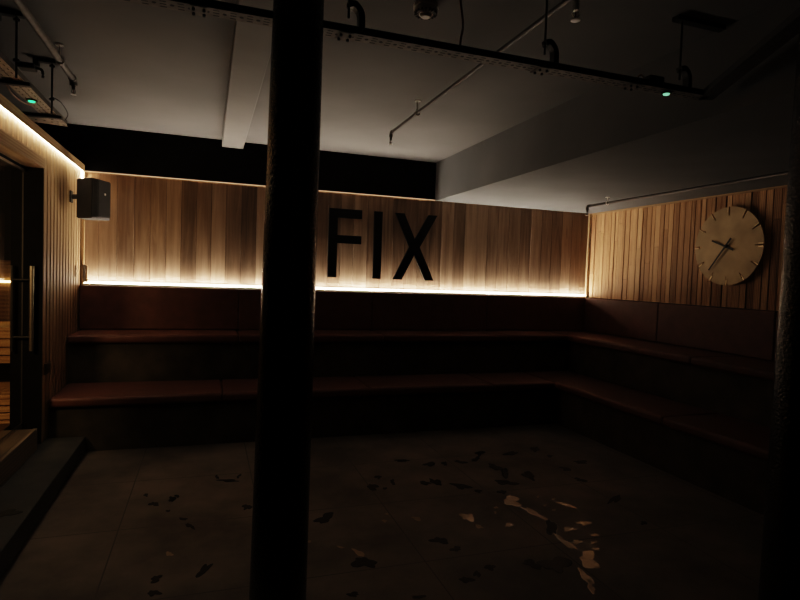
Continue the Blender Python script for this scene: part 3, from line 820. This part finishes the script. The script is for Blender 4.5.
# ------------------------------------------------------------------ water on the floor
PUD = [(1.099,3.651,0.025,-0.041,-0.021,-0.047,'d'),
(1.191,3.827,0.021,-0.005,-0.009,-0.029,'d'),
(1.263,3.708,0.004,-0.039,-0.018,-0.026,'d'),
(1.174,3.605,0.013,-0.003,-0.005,-0.017,'d'),
(1.667,4.006,0.049,0.02,-0.014,-0.048,'d'),
(1.48,3.636,0.038,-0.009,-0.012,-0.031,'d'),
(1.564,3.636,0.02,-0.059,-0.024,-0.039,'d'),
(1.784,3.991,0.005,-0.031,-0.024,-0.036,'d'),
(1.927,3.995,0.033,-0.031,-0.014,-0.027,'d'),
(1.707,3.523,0.047,-0.058,-0.021,-0.037,'d'),
(1.782,3.411,0.021,-0.018,-0.012,-0.02,'d'),
(2.079,4.035,0.046,0.025,-0.016,-0.044,'d'),
(2.183,4.17,0.038,-0.008,-0.025,-0.048,'d'),
(1.48,4.133,0.058,-0.013,-0.007,-0.021,'d'),
(2.138,3.826,0.014,-0.067,-0.037,-0.049,'d'),
(2.148,3.687,-0.025,-0.078,-0.042,-0.029,'d'),
(2.054,3.507,0.062,-0.032,-0.026,-0.043,'d'),
(1.937,3.355,0.023,-0.02,-0.017,-0.027,'d'),
(2.435,4.103,0.065,0.014,-0.024,-0.048,'d'),
(2.299,3.597,0.014,-0.071,-0.041,-0.048,'d'),
(2.726,3.967,0.025,-0.006,-0.015,-0.023,'d'),
(2.667,3.657,0.032,-0.031,-0.023,-0.029,'d'),
(2.893,3.774,0.048,-0.026,-0.025,-0.032,'d'),
(2.631,3.422,0.027,-0.032,-0.022,-0.025,'d'),
(2.71,4.165,0.011,-0.042,-0.044,-0.057,'d'),
(1.218,3.099,0.023,-0.015,-0.01,-0.022,'b'),
(1.53,3.045,0.031,-0.024,-0.029,-0.05,'b'),
(1.536,2.909,0.011,-0.026,-0.012,-0.015,'b'),
(1.924,3.199,0.038,-0.051,-0.044,-0.061,'b'),
(1.963,2.995,0.029,-0.087,-0.023,-0.026,'b'),
(1.769,3.13,0.011,-0.003,-0.008,-0.015,'b'),
(1.728,3.062,0.009,-0.002,-0.007,-0.013,'b'),
(2.137,3.222,0.01,-0.002,-0.01,-0.015,'b'),
(2.1,3.082,0.01,-0.002,-0.01,-0.015,'b'),
(2.217,3.16,0.01,-0.002,-0.01,-0.015,'b'),
(2.115,3.004,0.011,-0.003,-0.009,-0.013,'b'),
(2.246,3.057,0.025,-0.047,-0.021,-0.023,'b'),
(2.183,2.791,0.036,-0.009,-0.02,-0.027,'b'),
(1.063,3.207,0.009,-0.002,-0.004,-0.014,'b'),
(1.019,3.117,0.013,-0.003,-0.005,-0.017,'b'),
(1.721,2.882,0.028,0.002,-0.01,-0.021,'b'),
(1.953,2.795,0.039,0.016,-0.043,-0.103,'d'),
(1.919,2.609,-0.005,-0.098,-0.023,-0.017,'b'),
(1.921,2.402,0.004,-0.067,-0.063,-0.048,'b'),
(1.726,2.412,0.063,-0.03,-0.05,-0.067,'d'),
(1.604,2.444,0.032,-0.034,-0.023,-0.029,'d'),
(1.376,2.47,0.023,-0.006,-0.015,-0.028,'d'),
(1.797,2.262,0.005,-0.055,-0.027,-0.02,'b'),
(1.762,2.179,-0.018,-0.049,-0.021,-0.008,'b'),
(1.986,2.591,0.028,-0.007,-0.015,-0.02,'b'),
(2.042,2.744,0.038,-0.01,-0.016,-0.023,'b'),
(2.144,2.639,0.02,-0.005,-0.01,-0.013,'b'),
(2.081,2.567,0.017,-0.004,-0.012,-0.015,'b'),
(2.037,2.494,0.018,-0.014,-0.01,-0.011,'b'),
(2.633,3.058,0.079,0.039,-0.021,-0.04,'d'),
(2.549,2.698,0.022,-0.006,-0.016,-0.017,'d'),
(0.688,3.244,0.054,0.028,-0.003,-0.059,'d'),
(0.775,2.682,0.048,-0.037,-0.019,-0.049,'d'),
(0.776,2.783,0.023,-0.028,-0.011,-0.023,'b'),
(1.241,2.805,0.046,-0.012,-0.014,-0.033,'d'),
(1.289,2.692,0.026,-0.007,-0.012,-0.025,'d'),
(1.209,2.394,0.026,-0.017,-0.014,-0.023,'d'),
(1.283,2.43,0.017,-0.005,-0.013,-0.025,'d'),
(0.652,2.419,0.028,-0.008,-0.004,-0.016,'d'),
(0.936,2.32,0.031,-0.008,-0.004,-0.011,'d'),
(0.695,2.871,0.018,-0.013,-0.002,-0.008,'b'),
(0.546,2.973,0.013,-0.003,-0.002,-0.011,'b'),
(-0.347,3.86,0.015,-0.004,0.002,-0.021,'d'),
(-0.186,3.754,0.011,-0.045,-0.014,-0.021,'d'),
(-0.159,3.797,0.015,-0.004,0.001,-0.02,'d'),
(-0.286,3.699,0.026,-0.006,0.003,-0.032,'d'),
(-0.198,3.57,0.011,-0.003,0.001,-0.015,'d'),
(-0.109,3.433,0.019,-0.013,-0.001,-0.018,'d'),
(-0.068,3.328,0.023,-0.026,-0.003,-0.024,'d'),
(-0.159,3.02,0.017,-0.004,0.001,-0.022,'b'),
(0.01,2.813,0.032,0.039,0.009,-0.03,'d'),
(-0.202,2.786,0.007,-0.027,-0.023,-0.012,'d'),
(-0.2,2.665,0.025,-0.007,0.002,-0.025,'d'),
(0.256,3.517,0.027,0.005,0.0,-0.038,'d'),
(0.088,4.088,0.006,-0.036,-0.009,-0.013,'d'),
(0.159,4.001,0.066,-0.016,-0.001,-0.023,'d'),
(0.236,4.073,0.015,0.03,0.004,-0.02,'d')]
def puddle(i, cx, cy, ux, uy, vx, vy, k, z=0.0):
    rnd = random.Random(i * 13 + 5)
    bm = B(); n = 26
    ph = [rnd.uniform(0, 2 * PI) for _ in range(6)]
    amp = [0.22, 0.20, 0.15, 0.10, 0.08, 0.06]
    vs = []
    for j in range(n):
        a = 2 * PI * j / n
        r = 1 + sum(amp[q] * math.sin((q + 2) * a + ph[q]) for q in range(6)) * 0.9
        r = max(0.35, r)
        vs.append((cx + (ux * math.cos(a) + vx * math.sin(a)) * r, cy + (uy * math.cos(a) + vy * math.sin(a)) * r))
    top = [bm.verts.new((cx + (x - cx) * 0.93, cy + (y - cy) * 0.93, z + 0.0016)) for x, y in vs]
    bot = [bm.verts.new((x, y, z + 0.0002)) for x, y in vs]
    bm.faces.new(top); bm.faces.new(bot)
    for j in range(n): bm.faces.new((bot[j], bot[(j + 1) % n], top[(j + 1) % n], top[j]))
    return link('puddle', bm, M['wet_painted_gleam'] if k == 'b' else M['wet_dark'], loc=(cx, cy, z))
big = {
 14: 'dark elongated wet patch near the middle of the floor, upper of a touching pair',
 15: 'dark rounded wet patch near the middle of the floor, lower of a touching pair',
 16: 'dark long flat wet patch just above the brightest gleaming puddle',
 19: 'dark wet patch slanting down to the right, alone right of the touching pair',
 26: 'gleaming splash-shaped puddle in the centre of the floor',
 25: 'small gleaming oval puddle left of the splash-shaped one',
 28: 'brightest gleaming oval puddle at the head of the long water trail',
 29: 'gleaming tapering start of the water trail leading down right',
 36: 'thin gleaming curved puddle right of the brightest one',
 37: 'small gleaming flat puddle near the right bench foot',
 41: 'dark bent middle stretch of the water trail',
 42: 'narrow lower stretch of the water trail',
 43: 'broad pale puddle at the bottom of the water trail',
 44: 'large dark wet patch left of the broad pale puddle',
 45: 'dark slanting wet patch left of the large dark one',
 46: 'round dark wet spot standing alone left of the large wet patches',
 47: 'pale streaky puddle near the bottom edge at right',
 54: 'dark slanting wet patch close to the right bench foot',
 56: 'dark wet patch just right of the column foot',
 57: 'large dark oval wet patch lying nearest the column at the bottom',
 59: 'curved dull wet patch in the middle foreground',
 74: 'narrow wet footprint-like patch left of the column in the foreground',
 75: 'upright dark wet patch at the bottom left of the floor',
 76: 'lowest dark wet patch at the bottom left of the floor',
 77: 'dark wet patch immediately left of the column',
 79: 'thin arc-shaped wet trace on the floor behind the column, left side',
}
for i, pdl in enumerate(PUD):
    cx, cy, ux, uy, vx, vy, k = pdl
    o = puddle(i, *pdl)
    if i in big: tag(o, big[i], 'puddle')
    elif cx < 0.5: tag(o, 'small dark water spot on the floor left of the column', 'puddle', 'small dark water spots left of the column')
    elif k == 'b': tag(o, 'tiny gleaming water drop on the floor right of the column', 'puddle', 'tiny gleaming drops right of the column')
    elif cy > 3.3: tag(o, 'small dark water spot on the floor toward the back benches', 'puddle', 'small dark water spots toward the benches')
    else: tag(o, 'small dark water spot in the foreground right of the column', 'puddle', 'small dark foreground water spots')
o = puddle(99, -0.975, 3.424, 0.045, 0.02, -0.01, 0.05, 'd', 0.13)  # unidentified dark object, built with the puddle outline
tag(o, 'flat dark object on the concrete step at the left edge', 'puddle')

# ------------------------------------------------------------------ light, world, camera
w = bpy.data.worlds.new('world'); bpy.context.scene.world = w; w.use_nodes = True
w.node_tree.nodes['Background'].inputs[0].default_value = (0.5, 0.4, 0.3, 1); w.node_tree.nodes['Background'].inputs[1].default_value = 0.001
# a weak warm fill light from the unseen rear of the room
ld = bpy.data.lights.new('rear_room_fill', 'AREA'); ld.energy = 0.15; ld.color = (1.0, 0.78, 0.55); ld.shape = 'RECTANGLE'; ld.size = 3.0; ld.size_y = 0.6
lo = bpy.data.objects.new('rear_room_fill', ld); C.objects.link(lo); lo.location = (0.6, -1.4, 2.3); lo.rotation_euler = (math.radians(35), 0, 0)
lo['kind'] = 'structure'

cam = bpy.data.cameras.new('camera'); co = bpy.data.objects.new('camera', cam); C.objects.link(co)
R = Matrix(((0.9458975, -0.0195743, -0.3238746), (-0.3225911, 0.0504049, -0.9451954), (0.0348264, 0.9985371, 0.0413634)))
co.matrix_world = Matrix.Translation((0, 0, H)) @ R.to_4x4()
cam.sensor_width = 36; cam.lens = 562.56 / 800 * 36; cam.clip_start = 0.05
sc = bpy.context.scene; sc.camera = co
sc.view_settings.view_transform = 'Filmic'; sc.view_settings.look = 'High Contrast'
sc.view_settings.exposure = 0.25
sc.cycles.use_denoising = True
sc.cycles.max_bounces = 12; sc.cycles.diffuse_bounces = 8
sc.cycles.sample_clamp_indirect = 4.0
